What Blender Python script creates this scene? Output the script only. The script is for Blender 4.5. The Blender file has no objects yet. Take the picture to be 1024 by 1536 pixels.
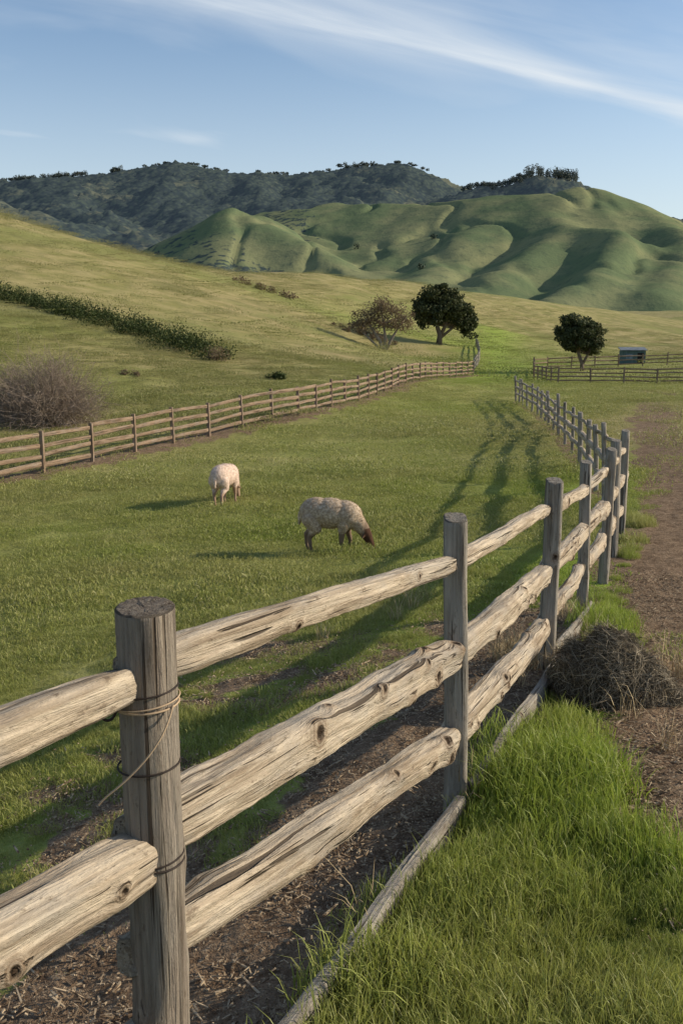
import bpy, bmesh, math, random
import numpy as np
from mathutils import Vector, Matrix, noise as mnoise
rng=np.random.default_rng(7); random.seed(7)
scene=bpy.context.scene
scene.view_settings.view_transform='Standard'; scene.view_settings.look='None'
scene.view_settings.exposure=0; scene.view_settings.gamma=1
ROOT=scene.collection
CAMZ=3.8
# ---------------------------------------------------------------- helpers
def link(o,parent=None):
    ROOT.objects.link(o)
    if parent: o.parent=parent
    return o
def empty(name,loc=(0,0,0),rot=(0,0,0)):
    e=bpy.data.objects.new(name,None); e.location=loc; e.rotation_euler=rot; e.empty_display_size=.2
    return link(e)
def mesh_np(name,V,F,mat=None,smooth=False):
    me=bpy.data.meshes.new(name)
    if isinstance(F,np.ndarray): F=F.tolist()
    if isinstance(V,np.ndarray): V=V.tolist()
    me.from_pydata(V,[],F); me.update()
    if mat: me.materials.append(mat)
    if smooth: me.polygons.foreach_set('use_smooth',[True]*len(me.polygons))
    return me
def attr_f(me,name,a): 
    at=me.attributes.new(name,'FLOAT','POINT'); at.data.foreach_set('value',np.asarray(a,dtype=np.float32).ravel())
def attr_v(me,name,a):
    at=me.attributes.new(name,'FLOAT_VECTOR','POINT'); at.data.foreach_set('vector',np.asarray(a,dtype=np.float32).ravel())
def sstep(a,b,x):
    t=np.clip((x-a)/(b-a),0,1); return t*t*(3-2*t)
_perm=np.random.default_rng(3).random((256,256))
def vnoise(x,y):
    xi=np.floor(x).astype(int); yi=np.floor(y).astype(int); fx=x-xi; fy=y-yi
    fx=fx*fx*(3-2*fx); fy=fy*fy*(3-2*fy)
    g=lambda i,j:_perm[i&255,j&255]
    a=g(xi,yi)*(1-fx)+g(xi+1,yi)*fx; b=g(xi,yi+1)*(1-fx)+g(xi+1,yi+1)*fx
    return (a*(1-fy)+b*fy)*2-1
def fbm(x,y,o=4,g=.5):
    s=0;a=1;t=0
    for i in range(o):
        s=s+a*vnoise(x*2**i+i*17.3,y*2**i+i*31.7); t+=a; a*=g
    return s/t
def dist_poly(x,y,pts):
    best=np.full(x.shape,1e9); side=np.zeros(x.shape); zz=np.zeros(x.shape)
    for a,b in zip(pts[:-1],pts[1:]):
        dx,dy=b[0]-a[0],b[1]-a[1]; L=dx*dx+dy*dy
        t=np.clip(((x-a[0])*dx+(y-a[1])*dy)/L,0,1)
        px=a[0]+t*dx; py=a[1]+t*dy
        d=np.hypot(x-px,y-py); m=d<best
        best=np.where(m,d,best); side=np.where(m,np.sign(dx*(y-a[1])-dy*(x-a[0])),side)
        if len(a)>2: zz=np.where(m,a[2]+t*(b[2]-a[2]),zz)
    return best,side,zz
# ---------------------------------------------------------------- node helper
class NT:
    def __init__(s,name):
        s.m=bpy.data.materials.new(name); s.m.use_nodes=True; s.t=s.m.node_tree; s.t.nodes.clear()
        s.out=s.t.nodes.new('ShaderNodeOutputMaterial')
    def n(s,typ,**k):
        nd=s.t.nodes.new('ShaderNode'+typ)
        for a,b in k.items(): setattr(nd,a,b)
        return nd
    def l(s,a,b): s.t.links.new(a,b)
    def val(s,sock,v):
        if isinstance(v,(int,float)): sock.default_value=v
        elif isinstance(v,(tuple,list)): sock.default_value=v if len(v)!=3 or sock.type!='RGBA' else (*v,1)
        else: s.l(v,sock)
    def math(s,op,a,b=0,c=0,clamp=False):
        nd=s.n('Math',operation=op); nd.use_clamp=clamp
        s.val(nd.inputs[0],a); s.val(nd.inputs[1],b); s.val(nd.inputs[2],c); return nd.outputs[0]
    def mix(s,f,a,b,bt='MIX'):
        nd=s.n('Mix',data_type='RGBA',blend_type=bt); s.val(nd.inputs[0],f); s.val(nd.inputs[6],a); s.val(nd.inputs[7],b); return nd.outputs[2]
    def noise(s,vec,scale,detail=4,rough=.5,dist=0):
        nd=s.n('TexNoise'); nd.inputs['Scale'].default_value=scale; nd.inputs['Detail'].default_value=detail
        nd.inputs['Roughness'].default_value=rough; nd.inputs['Distortion'].default_value=dist
        if vec is not None: s.l(vec,nd.inputs['Vector'])
        return nd.outputs[0]
    def vscale(s,vec,sc):
        nd=s.n('VectorMath',operation='MULTIPLY'); s.l(vec,nd.inputs[0]); nd.inputs[1].default_value=sc; return nd.outputs[0]
    def ramp(s,f,lo,hi):
        nd=s.n('MapRange',interpolation_type='SMOOTHSTEP'); s.val(nd.inputs[0],f); nd.inputs[1].default_value=lo; nd.inputs[2].default_value=hi
        return nd.outputs[0]
    def attr(s,name,kind='GEOMETRY'):
        nd=s.n('Attribute',attribute_type=kind,attribute_name=name); return nd
    def pos(s): return s.n('NewGeometry').outputs['Position']
    def bump(s,h,st,dist=.01):
        nd=s.n('Bump'); nd.inputs['Strength'].default_value=st; nd.inputs['Distance'].default_value=dist; s.l(h,nd.inputs['Height']); return nd.outputs[0]
    def bsdf(s,col,rough=.9,normal=None,spec=.2):
        b=s.n('BsdfPrincipled'); s.val(b.inputs['Base Color'],col); s.val(b.inputs['Roughness'],rough)
        b.inputs['Specular IOR Level'].default_value=spec
        if normal is not None: s.l(normal,b.inputs['Normal'])
        return b.outputs[0]
    def done(s,sh): s.l(sh,s.out.inputs[0]); return s.m
# ---------------------------------------------------------------- sun, sky, camera
SUN_EL=math.radians(24); sx,sy=.985,.13
az=math.atan2(sx,sy)
sd=Vector((math.sin(az)*math.cos(SUN_EL),math.cos(az)*math.cos(SUN_EL),math.sin(SUN_EL)))
sl=bpy.data.lights.new('sun','SUN'); sl.energy=5.0; sl.angle=math.radians(.5); sl.color=(1,.885,.70)
so=link(bpy.data.objects.new('sun',sl)); so.location=(60,20,60); so.rotation_euler=sd.to_track_quat('Z','Y').to_euler()
w=bpy.data.worlds.new('World'); scene.world=w; w.use_nodes=True; t=w.node_tree; t.nodes.clear()
class WN(NT):
    def __init__(s,tree): s.t=tree
W=WN(t)
sky=W.n('TexSky',sky_type='NISHITA'); sky.sun_disc=False; sky.sun_elevation=SUN_EL; sky.sun_rotation=az
sky.altitude=50; sky.air_density=1.0; sky.dust_density=.8; sky.ozone_density=2.3
tc=W.n('TexCoord').outputs['Generated']; sp=W.n('SeparateXYZ'); W.l(tc,sp.inputs[0])
yy=W.math('MAXIMUM',W.math('ABSOLUTE',sp.outputs[1]),.05)
a_=W.math('DIVIDE',sp.outputs[0],yy); e_=W.math('DIVIDE',sp.outputs[2],yy)
cv=W.n('CombineXYZ'); W.l(a_,cv.inputs[0]); W.l(W.math('ADD',e_,W.math('MULTIPLY',a_,.2)),cv.inputs[1]); W.l(sp.outputs[1],cv.inputs[2])
n1=W.noise(W.vscale(cv.outputs[0],(2.2,9,1)),1.3,5,.5,.4)
n2=W.noise(W.vscale(cv.outputs[0],(2.6,26,1)),1.2,5,.55,.5)
line=W.math('SUBTRACT',.280,W.math('MULTIPLY',a_,.19)); line=W.math('SUBTRACT',line,W.math('MULTIPLY',W.math('MULTIPLY',a_,a_),.16))
d=W.math('ADD',W.math('SUBTRACT',e_,line),W.math('MULTIPLY',W.math('SUBTRACT',n1,.5),.03))
def gauss(d,wd): 
    q=W.math('DIVIDE',d,wd); return W.math('POWER',2.718,W.math('MULTIPLY',W.math('MULTIPLY',q,q),-1))
core=W.math('MULTIPLY',gauss(d,.013),W.ramp(n2,.15,.8))
halo=W.math('MULTIPLY',gauss(W.math('SUBTRACT',d,.02),.042),W.ramp(n2,.15,.85))
d2=W.math('ADD',W.math('SUBTRACT',e_,.182),W.math('MULTIPLY',W.math('SUBTRACT',n1,.5),.03))
low=W.math('MULTIPLY',W.math('MULTIPLY',gauss(d2,.006),W.ramp(n2,.35,.7)),W.ramp(W.math('MULTIPLY',a_,-1),-.05,.2))
gen=W.math('MULTIPLY',W.ramp(n1,.42,.85),.34)
cl=W.math('ADD',W.math('MULTIPLY',core,.52),W.math('MULTIPLY',halo,.5)); cl=W.math('ADD',cl,W.math('MULTIPLY',low,.35)); cl=W.math('ADD',cl,gen,clamp=True)
cl=W.math('MULTIPLY',cl,W.ramp(sp.outputs[2],.02,.12))
cl=W.math('MAXIMUM',cl,W.math('MULTIPLY',W.math('SUBTRACT',1,W.ramp(sp.outputs[2],.0,.30)),.55))
skyc=W.mix(cl,sky.outputs[0],(5.2,5.6,5.95))
bg=W.n('Background'); W.l(skyc,bg.inputs[0]); bg.inputs[1].default_value=.15
wo=W.n('OutputWorld'); W.l(bg.outputs[0],wo.inputs[0])
cam=bpy.data.cameras.new('camera'); cam.sensor_fit='VERTICAL'; cam.sensor_height=36; cam.sensor_width=24; cam.lens=33.98
cam.clip_end=20000; cam.clip_start=.05
co=link(bpy.data.objects.new('camera',cam)); co.location=(0,0,CAMZ); co.rotation_euler=(math.radians(90-11.19),0,0)
scene.camera=co
# ---------------------------------------------------------------- layout (metres)
R_POSTS=[(-1.35,-.15,1.95,3.45),(-.41,1.92,1.80,3.217),(.5,3.96,1.66,2.99),(1.37,6.18,1.52,2.785),(2.16,8.36,1.22,2.59),
 (2.77,9.95,1.06,2.50),(3.36,11.7,.93,2.37),(3.92,13.3,.75,2.31),(4.5,15.2,.55,2.12)]
ys=[17.3,19.3,21.3,23.4,26,28.4,30.9,33.0,35.0,37,39,41,43,45,47,48.8,50.5]
for y in ys:
    x=np.interp(y,[15.2,17.3,19.5,21.5,23.5,26,28.5,31,41,50.5],[4.5,4.78,5.18,5.5,5.83,6.22,6.6,6.97,8.28,9.07])
    zt=np.interp(y,[17.3,19.5,21.5,23.5,26,28.5,31,50],[2.0,1.86,1.75,1.67,1.52,1.40,1.27,.95])
    zb=np.interp(y,[17.3,26,31,41,50],[.45,.25,.15,-.1,-.28]); R_POSTS.append((float(x),y,float(zb),float(zt)))
FENCE=[(p[0],p[1]) for p in R_POSTS]
L_LINE=[(-14,12.5),(-11,18),(-8.2,23.7),(-4.9,30.9),(-1.66,37),(.9,45),(3.2,54.3),(6.7,66.5),(10.3,76.6)]
PATH=[(1.4,-4),(1.6,0),(1.95,4),(2.55,6),(3.95,10.5),(5.55,15.2),(8.1,24),(9.6,29),(14,44),(17,52)]
CP=[(p[0],p[1],p[2]) for p in R_POSTS]
CP+=[(-.1,14.1,.4),(-2.28,18.7,.26),(-1.6,5,1.15),(-3.2,5,.85),(-4,12,.38),(-8.2,23.7,-.08),(-4.9,30.9,.05),(-1.66,37,.28),(3.2,54.3,.3),(6.7,66.5,-.06),(10.3,76.6,-.35),
(-51,150,19.3),(-30,170,14),(-4.3,200,12.9),(16.7,230,12.3),(43.4,260,10),(76,290,6.9),(107,310,2.5),(-100,140,32),(-26,75,5.3),(-17,70,3.7),(-8.1,62,1.4),(-14,40,.6),(-9.7,32,.25),
(-4.7,110,3.8),(0,65,.8),(4.3,110,.8),(11.9,120,.93),(19.5,80,-.2),(13.6,62,-.1),(21.8,62,-.1),(28,95,-.2),(18,140,.5),(33,200,3.8),(60,220,1),(72,240,2.5),(40,100,0),
(1.5,3,1.85),(3,3,1.9),(3,6,1.5),(5,10,1.05),(8.3,24,.5),(9.3,29,.35),(13.5,46,0),(20,30,.5),(35,60,.3),(0,-3,2.1),(3,-3,2.2),(-4,-3,1.6),(-4,3,1.05),(-10,5,.4),(-8,12,.2),(-16,15,0),(-16,26,.1),(-27,35,1.2),(-20,50,2.3),(-42,50,4.5),(-50,90,11.5),
(0,-60,4),(60,-40,3),(-60,-40,5),(-110,30,18),(90,20,2),(120,120,2),(-40,240,6),(20,300,4),(70,380,3),(-130,230,22),(-220,150,38),(160,300,2),(170,450,6),(208,560,9),(300,400,5),(-200,400,10),(0,480,3),(150,0,4),(-200,-50,20)]
CP=np.array(CP)
def tps_fit(P,lam=.02):
    x=P[:,0];y=P[:,1];n=len(P)
    r2=(x[:,None]-x)**2+(y[:,None]-y)**2
    K=np.where(r2>0,r2*np.log(r2+1e-12),0)+lam*np.eye(n)
    Q=np.c_[np.ones(n),x,y]; A=np.block([[K,Q],[Q.T,np.zeros((3,3))]])
    return np.linalg.solve(A,np.r_[P[:,2],0,0,0])
TW=tps_fit(CP)
def H(x,y):
    x=np.atleast_1d(np.asarray(x,float)); y=np.atleast_1d(np.asarray(y,float))
    out=np.empty(x.shape)
    for i in range(0,len(x),40000):
        a=x[i:i+40000];b=y[i:i+40000]
        r2=(a[:,None]-CP[:,0])**2+(b[:,None]-CP[:,1])**2
        out[i:i+40000]=(r2*np.log(r2+1e-12))@TW[:-3]+TW[-3]+TW[-2]*a+TW[-1]*b
    r=np.hypot(x,y); k=sstep(420,680,r); out=out*(1-k)+9*k
    out+=fbm(x*.9,y*.9,3)*.035*sstep(.5,3,r)+fbm(x*.12,y*.12,3)*.12*sstep(15,50,r)+fbm(x*.03+5,y*.03,3)*1.1*sstep(90,200,r)
    return out
def h1(x,y): return float(H(x,y)[0])
ZC=np.array([(0,10,.2,.15),(-4,18,.25,.1),(0,30,.3,.1),(5,45,.2,.2),(9,68,.05,.75),(14,95,0,1),(18,130,.1,.9),(24,160,.5,.2),(-26,75,.85,0),(-22,62,.55,.05),(-10,60,.8,0),(-5,110,1,0),(-30,170,1,0),(17,230,.85,0),(-12,35,.8,0),(-15,46,.45,.1),
(40,120,.7,0),(16,38,1,0),(12,33,1,0),(10,27,.9,0),(22,70,.3,.4),(43,260,.75,0),(100,300,.9,0),(70,200,.9,0),(1.5,4,0,1),(2.5,8,0,1),(3.3,10.5,0,.9),(5.5,20,.1,.5),(-1.8,5,.15,.35),(-8,22,.4,0),(0,20,.2,.1),(-4,10,.25,.15),(-50,100,.9,0),(5,110,1,0),(8,85,.7,0),(2,80,1,0),(7,25,.4,.3),(-20,28,.6,0),(200,500,.9,0),(0,500,.8,0),(11,105,.7,.1)])
STRIP=[(8,56),(10.5,68),(13,84),(16,100),(19.5,125),(23,150),(28,175)]
def zone(x,y):
    d2=(x[:,None]-ZC[:,0])**2+(y[:,None]-ZC[:,1])**2
    sc=(ZC[:,0]**2+ZC[:,1]**2)*.02+.3
    wt=1/(d2/sc+.05)**1.6
    s=wt.sum(1); dr=(wt@ZC[:,2])/s; lu=(wt@ZC[:,3])/s
    ds,_,_=dist_poly(x,y,STRIP); k=np.exp(-(ds/5)**2)*sstep(50,66,y)
    lu=np.where(y>50,lu*.5,lu)
    return dr*(1-.9*k),np.maximum(lu,k*.6)
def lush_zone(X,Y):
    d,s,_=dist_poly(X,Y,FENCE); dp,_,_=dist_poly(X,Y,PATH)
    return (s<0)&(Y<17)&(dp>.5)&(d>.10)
def dirtmask(x,y):
    d,s,_=dist_poly(x,y,FENCE); sd_=d*s
    n=fbm(x*2.3,y*2.3,4)
    fade=1-sstep(7.5,10,y)
    m1=sstep(-.22,-.05,sd_+n*.12)*(1-sstep(.75,1.35,sd_+n*.9))*fade
    m1b=(1-sstep(.12,.35,d+n*.1))*sstep(9,11,y)*.7
    m2=sstep(.08,.32,n)*sstep(.9,1.3,sd_)*(1-sstep(2.4,3.6,sd_))*fade*.9
    dp,_,_=dist_poly(x,y,PATH)
    m3=(1-sstep(.45,1.05,dp+n*.35))*(1-sstep(38,52,y))
    dl,_,_=dist_poly(x,y,L_LINE); m4=(1-sstep(.3,1.2,dl+n*.8+.1))*.8
    m5=sstep(.25,.5,fbm(x*.35+3,y*.35,3))*sstep(18,24,y)*(1-sstep(50,60,y))*(x>y*.29)*.6
    return np.clip(np.maximum.reduce([m1,m1b,m2,m3*.95,m4,m5]),0,1)
# ---------------------------------------------------------------- ground sheet
def build_ground():
    rr=np.concatenate([[.25],.4*np.exp(np.arange(0,430)*math.log(900/.4)/430),np.geomspace(920,9000,30)])
    fr=np.linspace(-42,42,430); bk=np.linspace(42,318,90)[1:-1]
    th=np.radians(np.concatenate([fr,bk])); nt=len(th); nr=len(rr)
    R,T=np.meshgrid(rr,th,indexing='ij'); X=(R*np.sin(T)).ravel(); Y=(R*np.cos(T)).ravel()
    Z=H(X,Y); dm=dirtmask(X,Y)
    Z+=dm*fbm(X*6,Y*6,3)*.03*(np.hypot(X,Y)<25)
    V=np.c_[X,Y,Z]
    i=np.arange(nr-1)[:,None]; j=np.arange(nt)[None,:]; j2=(j+1)%nt
    F=np.stack([i*nt+j,(i+1)*nt+j,(i+1)*nt+j2,i*nt+j2],-1).reshape(-1,4)[:,::-1]
    F=F.tolist()+[list(range(nt))[::-1]]
    m=NT('ground_mat'); P=m.pos()
    dry=m.attr('dry').outputs['Fac']; lush=m.attr('lush').outputs['Fac']; dirt=m.attr('dirt').outputs['Fac']
    nb=m.noise(P,.35,5,.6); nf=m.noise(P,6,5,.7); nl=m.noise(P,.045,4,.6); nm=m.noise(P,1.4,4,.65); nk=m.noise(P,.13,4,.65)
    nv=m.noise(P,38,4,.7)
    g=m.mix(m.ramp(nb,.35,.68),(.25,.285,.062),(.36,.345,.11))
    g=m.mix(lush,g,(.27,.40,.045))
    dryc=m.mix(m.ramp(nb,.35,.65),(.27,.225,.095),(.44,.34,.175))
    dryc=m.mix(m.ramp(nl,.48,.64),dryc,(.235,.235,.08))
    dryc=m.mix(m.math('MULTIPLY',m.ramp(nk,.5,.66),.6),dryc,(.16,.145,.062))
    g=m.mix(m.math('MULTIPLY',dry,m.math('ADD',.55,m.math('MULTIPLY',nl,.8)),clamp=True),g,dryc)
    g=m.mix(m.math('MULTIPLY',m.ramp(nf,.45,.7),.4),g,(.10,.115,.032))
    g=m.mix(m.math('MULTIPLY',m.ramp(nm,.5,.68),.4),g,(.12,.125,.04))
    g=m.mix(m.math('MULTIPLY',m.ramp(nv,.45,.7),.3),g,(.42,.38,.18))
    g=m.mix(m.attr('grass_shade').outputs['Fac'],g,(.055,.085,.016))  # shade beneath the lush blades painted into the ground colour
    soil=m.mix(m.ramp(nf,.35,.65),(.14,.09,.056),(.28,.195,.125)); soil=m.mix(m.ramp(nv,.5,.68),soil,(.42,.315,.21))
    soil=m.mix(m.ramp(m.noise(P,90,3,.7),.55,.7),soil,(.055,.036,.023))
    dm_=m.ramp(m.math('ADD',dirt,m.math('MULTIPLY',m.math('SUBTRACT',nf,.5),.9)),.3,.6)
    col=m.mix(dm_,g,soil)
    hb=m.math('ADD',m.math('MULTIPLY',nf,1.0),m.math('MULTIPLY',nv,.45))
    hb2=m.math('ADD',hb,m.math('MULTIPLY',nb,3))
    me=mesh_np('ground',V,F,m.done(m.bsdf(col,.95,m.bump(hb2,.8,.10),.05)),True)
    dr,lu=zone(X,Y); attr_f(me,'dry',dr); attr_f(me,'lush',lu); attr_f(me,'dirt',dm); attr_f(me,'grass_shade',lush_zone(X,Y)*(np.abs(X)<40)*(Y>-5)*.9)
    link(bpy.data.objects.new('ground',me))
build_ground()
# ---------------------------------------------------------------- hills
def px_to_world(px,py,Y):  # image pixel coordinates plus an assumed depth -> world point
    return ((px-512)/1505*Y, Y, CAMZ+(.127-(py-285)*.00064)*Y)
def ridge_field(X,Y,lines,k):
    acc=np.zeros(X.shape)
    for pts,slope,rad in lines:
        d,_,z=dist_poly(X,Y,pts)
        h=z-slope*(np.sqrt(d*d+rad*rad)-rad)
        acc+=np.exp(np.clip((h-150)/k,-60,60))
    return 150+k*np.log(acc+1e-30)
def grid(x0,x1,y0,y1,st):
    xs=np.arange(x0,x1,st); ys_=np.arange(y0,y1,st); X,Y=np.meshgrid(xs,ys_); n=len(xs)
    i=np.arange(len(ys_)-1)[:,None]; j=np.arange(n-1)[None,:]
    F=np.stack([i*n+j,i*n+j+1,(i+1)*n+j+1,(i+1)*n+j],-1).reshape(-1,4)
    return X.ravel(),Y.ravel(),F
G=[([px_to_world(*p) for p in l],s,r) for l,s,r in [
 ([(340,350,1550),(405,320,1500),(470,310,1450),(500,308,1450),(640,309,1400),(720,300,1350),(800,291,1300),(868,285,1300),(900,290,1300),(940,305,1300),(980,322,1300),(1024,338,1300),(1120,375,1300),(1300,420,1300)],.42,45),
 ([(640,309,1400),(605,345,1250),(575,390,1080),(560,430,950)],.48,26),
 ([(740,298,1340),(725,330,1200),(680,375,1050),(635,420,900)],.50,26),
 ([(868,285,1300),(822,315,1170),(852,338,1080),(790,382,950),(712,432,820)],.58,18),
 ([(852,338,1080),(930,344,980),(918,378,900),(890,415,800),(830,448,740)],.66,15),
 ([(930,303,1300),(990,328,1150),(1035,352,1000),(1015,395,880),(985,445,760)],.58,18),
 ([(1024,338,1300),(1090,365,1100),(1120,430,900)],.5,20),
 ([(355,320,1180),(400,338,1130),(450,360,1080),(495,382,1030),(530,410,980)],.52,16),
 ([(355,320,1180),(335,360,1080),(330,400,1000)],.5,30),
 ([(500,308,1450),(470,350,1300),(440,395,1150)],.5,22),
 ([(560,309,1420),(545,350,1280),(525,385,1150)],.5,22)]]
def build_green():
    X,Y,F=grid(-480,900,600,1650,4.2)
    Z=ridge_field(X,Y,G,5)
    Z+=fbm(X/110,Y/110,3,.4)*6+fbm(X/28,Y/28,3)*1.1
    gl=np.abs(fbm(X/75+9,Y/160,3)); Z-=np.exp(-(gl/.09)**2)*5.0*sstep(20,50,Z)
    Z=np.maximum(Z,-10)
    m=NT('green_hill_mat'); P=m.pos(); n=m.noise(P,.012,5,.55); n2=m.noise(P,.09,5,.65); n3=m.noise(P,.35,4,.7)
    c=m.mix(m.ramp(n,.38,.62),(.125,.16,.052),(.225,.225,.085))
    c=m.mix(m.math('MULTIPLY',m.ramp(n2,.52,.70),.65),c,(.075,.098,.038))
    c=m.mix(m.math('MULTIPLY',m.ramp(n3,.5,.7),.4),c,(.07,.09,.035))
    val=m.attr('wood').outputs['Fac']
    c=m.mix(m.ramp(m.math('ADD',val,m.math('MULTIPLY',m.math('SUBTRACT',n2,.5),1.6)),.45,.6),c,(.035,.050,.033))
    c=m.mix(.13,c,(.20,.25,.33))  # aerial haze painted in as an even blue tint
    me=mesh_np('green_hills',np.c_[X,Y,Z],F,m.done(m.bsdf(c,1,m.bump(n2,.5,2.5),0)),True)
    az_=X/Y; wood=np.clip((1-sstep(-.04,.0,az_))*.45+(1-sstep(20,70,Z))*(az_<.03)*.7,0,1)*(1-np.exp(-(dist_poly(X,Y,G[7][0])[0]/50)**2))
    attr_f(me,'wood',wood)
    link(bpy.data.objects.new('green_hills',me))
    return X,Y,Z
GX,GY,GZ=build_green()
M=[([px_to_world(*p) for p in l],s,r) for l,s,r in [
 ([(-400,320,2600),(-150,292,2600),(0,277,2600),(60,272,2600),(140,270,2600),(180,263,2600),(230,254,2600),(270,248,2600),(310,256,2600),(360,266,2600),(440,267,2600),(480,263,2600),(520,256,2600),(560,251,2600),(600,250,2600),(640,265,2600),(690,286,2600),(760,300,2600),(1100,340,2600),(1400,360,2600)],.42,60),
 ([(620,310,2100),(690,290,2100),(740,282,2100),(790,273,2100),(845,270,2100),(865,282,2100),(930,320,2100)],.45,40),
 ([(-300,290,1900),(-100,285,1800),(0,300,1700),(90,325,1600),(190,355,1500),(300,388,1400)],.4,60),
 ([(270,248,2600),(235,290,2300),(290,330,2000),(330,385,1600)],.45,45),
 ([(140,270,2600),(110,300,2300),(170,330,2000),(230,370,1650)],.45,45),
 ([(400,266,2600),(380,290,2350),(420,310,2100),(400,340,1900)],.45,45),
 ([(590,250,2600),(560,280,2350),(510,300,2150)],.45,45),
 ([(480,263,2600),(470,290,2300),(450,310,2100)],.45,45)]]
def build_mount():
    X,Y,F=grid(-1500,1500,1250,2900,7.5)
    Z=ridge_field(X,Y,M,8)
    fr=np.minimum(1,np.abs(Y-2600)/200+.12)
    Z+=fbm(X/240,Y/240,3)*22*fr+np.abs(fbm(X/100,Y/100,2))*20*fr+rng.normal(0,2.3,X.shape)+fbm(X/18,Y/18,2)*4
    Z=np.maximum(Z,-10)
    m=NT('mountain_mat'); P=m.pos(); n=m.noise(P,.006,6,.6); n2=m.noise(P,.05,5,.7)
    v=m.n('TexVoronoi'); v.inputs['Scale'].default_value=.10; m.l(P,v.inputs['Vector'])
    c=m.mix(m.ramp(v.outputs['Distance'],.1,.8),(.056,.070,.036),(.016,.024,.017))
    c=m.mix(m.ramp(m.math('ADD',n,m.math('MULTIPLY',n2,.4)),.75,.82),c,(.11,.11,.055))
    c=m.mix(.14,c,(.13,.17,.23))  # blue of the distance haze mixed into the base colour
    b=m.n('BsdfPrincipled'); m.l(c,b.inputs['Base Color']); b.inputs['Roughness'].default_value=1; b.inputs['Specular IOR Level'].default_value=0
    m.l(m.bump(v.outputs['Distance'],-.8,8),b.inputs['Normal'])
    b.inputs['Emission Color'].default_value=(.40,.52,.66,1); b.inputs['Emission Strength'].default_value=.045  # faint constant glow stands in for aerial haze
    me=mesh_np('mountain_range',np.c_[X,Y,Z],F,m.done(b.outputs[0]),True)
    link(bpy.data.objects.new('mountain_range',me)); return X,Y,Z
MX,MY,MZ=build_mount()
# ---------------------------------------------------------------- foliage / trees
def leaf_mat(name,c1,c2,trans=.25,sc=1.1):
    m=NT(name); P=m.pos(); n=m.noise(P,sc,3,.6); r=m.attr('rnd').outputs['Fac']
    c=m.mix(m.math('ADD',m.math('MULTIPLY',r,.6),m.math('MULTIPLY',m.ramp(n,.35,.65),.4)),c1,c2)
    d=m.bsdf(c,.7,None,.2); tr=m.n('BsdfTranslucent'); m.l(c,tr.inputs[0])
    mx=m.n('MixShader'); mx.inputs[0].default_value=trans; m.l(d,mx.inputs[1]); m.l(tr.outputs[0],mx.inputs[2]); return m.done(mx.outputs[0])
def bark_mat(name,c1,c2):
    m=NT(name); P=m.pos(); n=m.noise(m.vscale(P,(9,9,2)),1,5,.7); return m.done(m.bsdf(m.mix(m.ramp(n,.35,.65),c1,c2),.95,m.bump(n,.6,.03)))
def leaf_cloud(C,S,aspect=.6):
    n=len(C); a=rng.normal(size=(n,3)); a/=np.linalg.norm(a,axis=1)[:,None]
    b=np.cross(a,rng.normal(size=(n,3))); b/=np.linalg.norm(b,axis=1)[:,None]
    a=a*S[:,None]*.5; b=b*S[:,None]*.5*aspect
    V=np.stack([C-a,C+b,C+a,C-b],1).reshape(-1,3); F=np.arange(4*n).reshape(-1,4)
    return V,F
def tube(pts,rad,nseg=6):
    pts=[Vector(p) for p in pts]; V=[];F=[]
    for i,p in enumerate(pts):
        d=(pts[min(i+1,len(pts)-1)]-pts[max(i-1,0)]).normalized()
        u=d.orthogonal().normalized() if i==0 else (u-d*u.dot(d)).normalized()
        v=d.cross(u)
        for k in range(nseg):
            a=2*math.pi*k/nseg; V.append(tuple(p+(u*math.cos(a)+v*math.sin(a))*rad[i]))
    for i in range(len(pts)-1):
        for k in range(nseg): F.append([i*nseg+k,i*nseg+(k+1)%nseg,(i+1)*nseg+(k+1)%nseg,(i+1)*nseg+k])
    F.append(list(range(nseg))[::-1]); F.append([(len(pts)-1)*nseg+k for k in range(nseg)])
    return V,F
def merge(parts):
    V=[];F=[];o=0
    for v,f in parts:
        V+=[tuple(p) for p in v]; F+=[[i+o for i in q] for q in f]; o=len(V)
    return V,F
def make_tree(name,loc,blobs,nclump,leaf_s,lmat,bmat,trunks,per=90,clr=.45,hollow=.55):
    e=empty(name,loc)
    parts=[];C=[];R=[]
    cl=[]
    for i in range(nclump):
        b=blobs[rng.choice(len(blobs),p=np.array([q[3]*q[4]*q[5] for q in blobs])/sum(q[3]*q[4]*q[5] for q in blobs))]
        d=rng.normal(size=3); d/=np.linalg.norm(d); rr=rng.uniform(hollow,1.0)**.7*rng.uniform(.85,1.08)
        c=np.array(b[:3])+d*rr*np.array(b[3:6]); cl.append(c)
        r=clr*rng.uniform(.6,1.25); m_=int(per*rng.uniform(.6,1.3))
        q=rng.normal(size=(m_,3)); q/=np.linalg.norm(q,axis=1)[:,None]; q*=(rng.random(m_)**.4)[:,None]*r*np.array([1.15,1.15,.7])
        C.append(c+q); R.append(np.full(m_,rng.random())*.7+rng.random(m_)*.3)
    C=np.concatenate(C); R=np.concatenate(R)
    V,F=leaf_cloud(C,leaf_s*rng.uniform(.6,1.4,len(C)))
    me=mesh_np('crown',V,F,lmat); attr_f(me,'rnd',np.repeat(R,4)); link(bpy.data.objects.new('crown',me),e)
    for tr in trunks:
        parts.append(tube(tr[0],tr[1],8))
    for k in range(min(len(cl),60)):
        tr=trunks[rng.integers(len(trunks))]; j=rng.integers(max(1,len(tr[0])-2),len(tr[0])); s=Vector(tr[0][j]); tgt=Vector(cl[k])
        mid=s.lerp(tgt,.5)+Vector(rng.normal(0,.2,3)); r0=tr[1][j]*.55
        parts.append(tube([s,mid,tgt],[r0,r0*.6,r0*.2],5))
    V,F=merge(parts); link(bpy.data.objects.new('trunk',mesh_np('trunk',V,F,bmat,True)),e)
    return e
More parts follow.
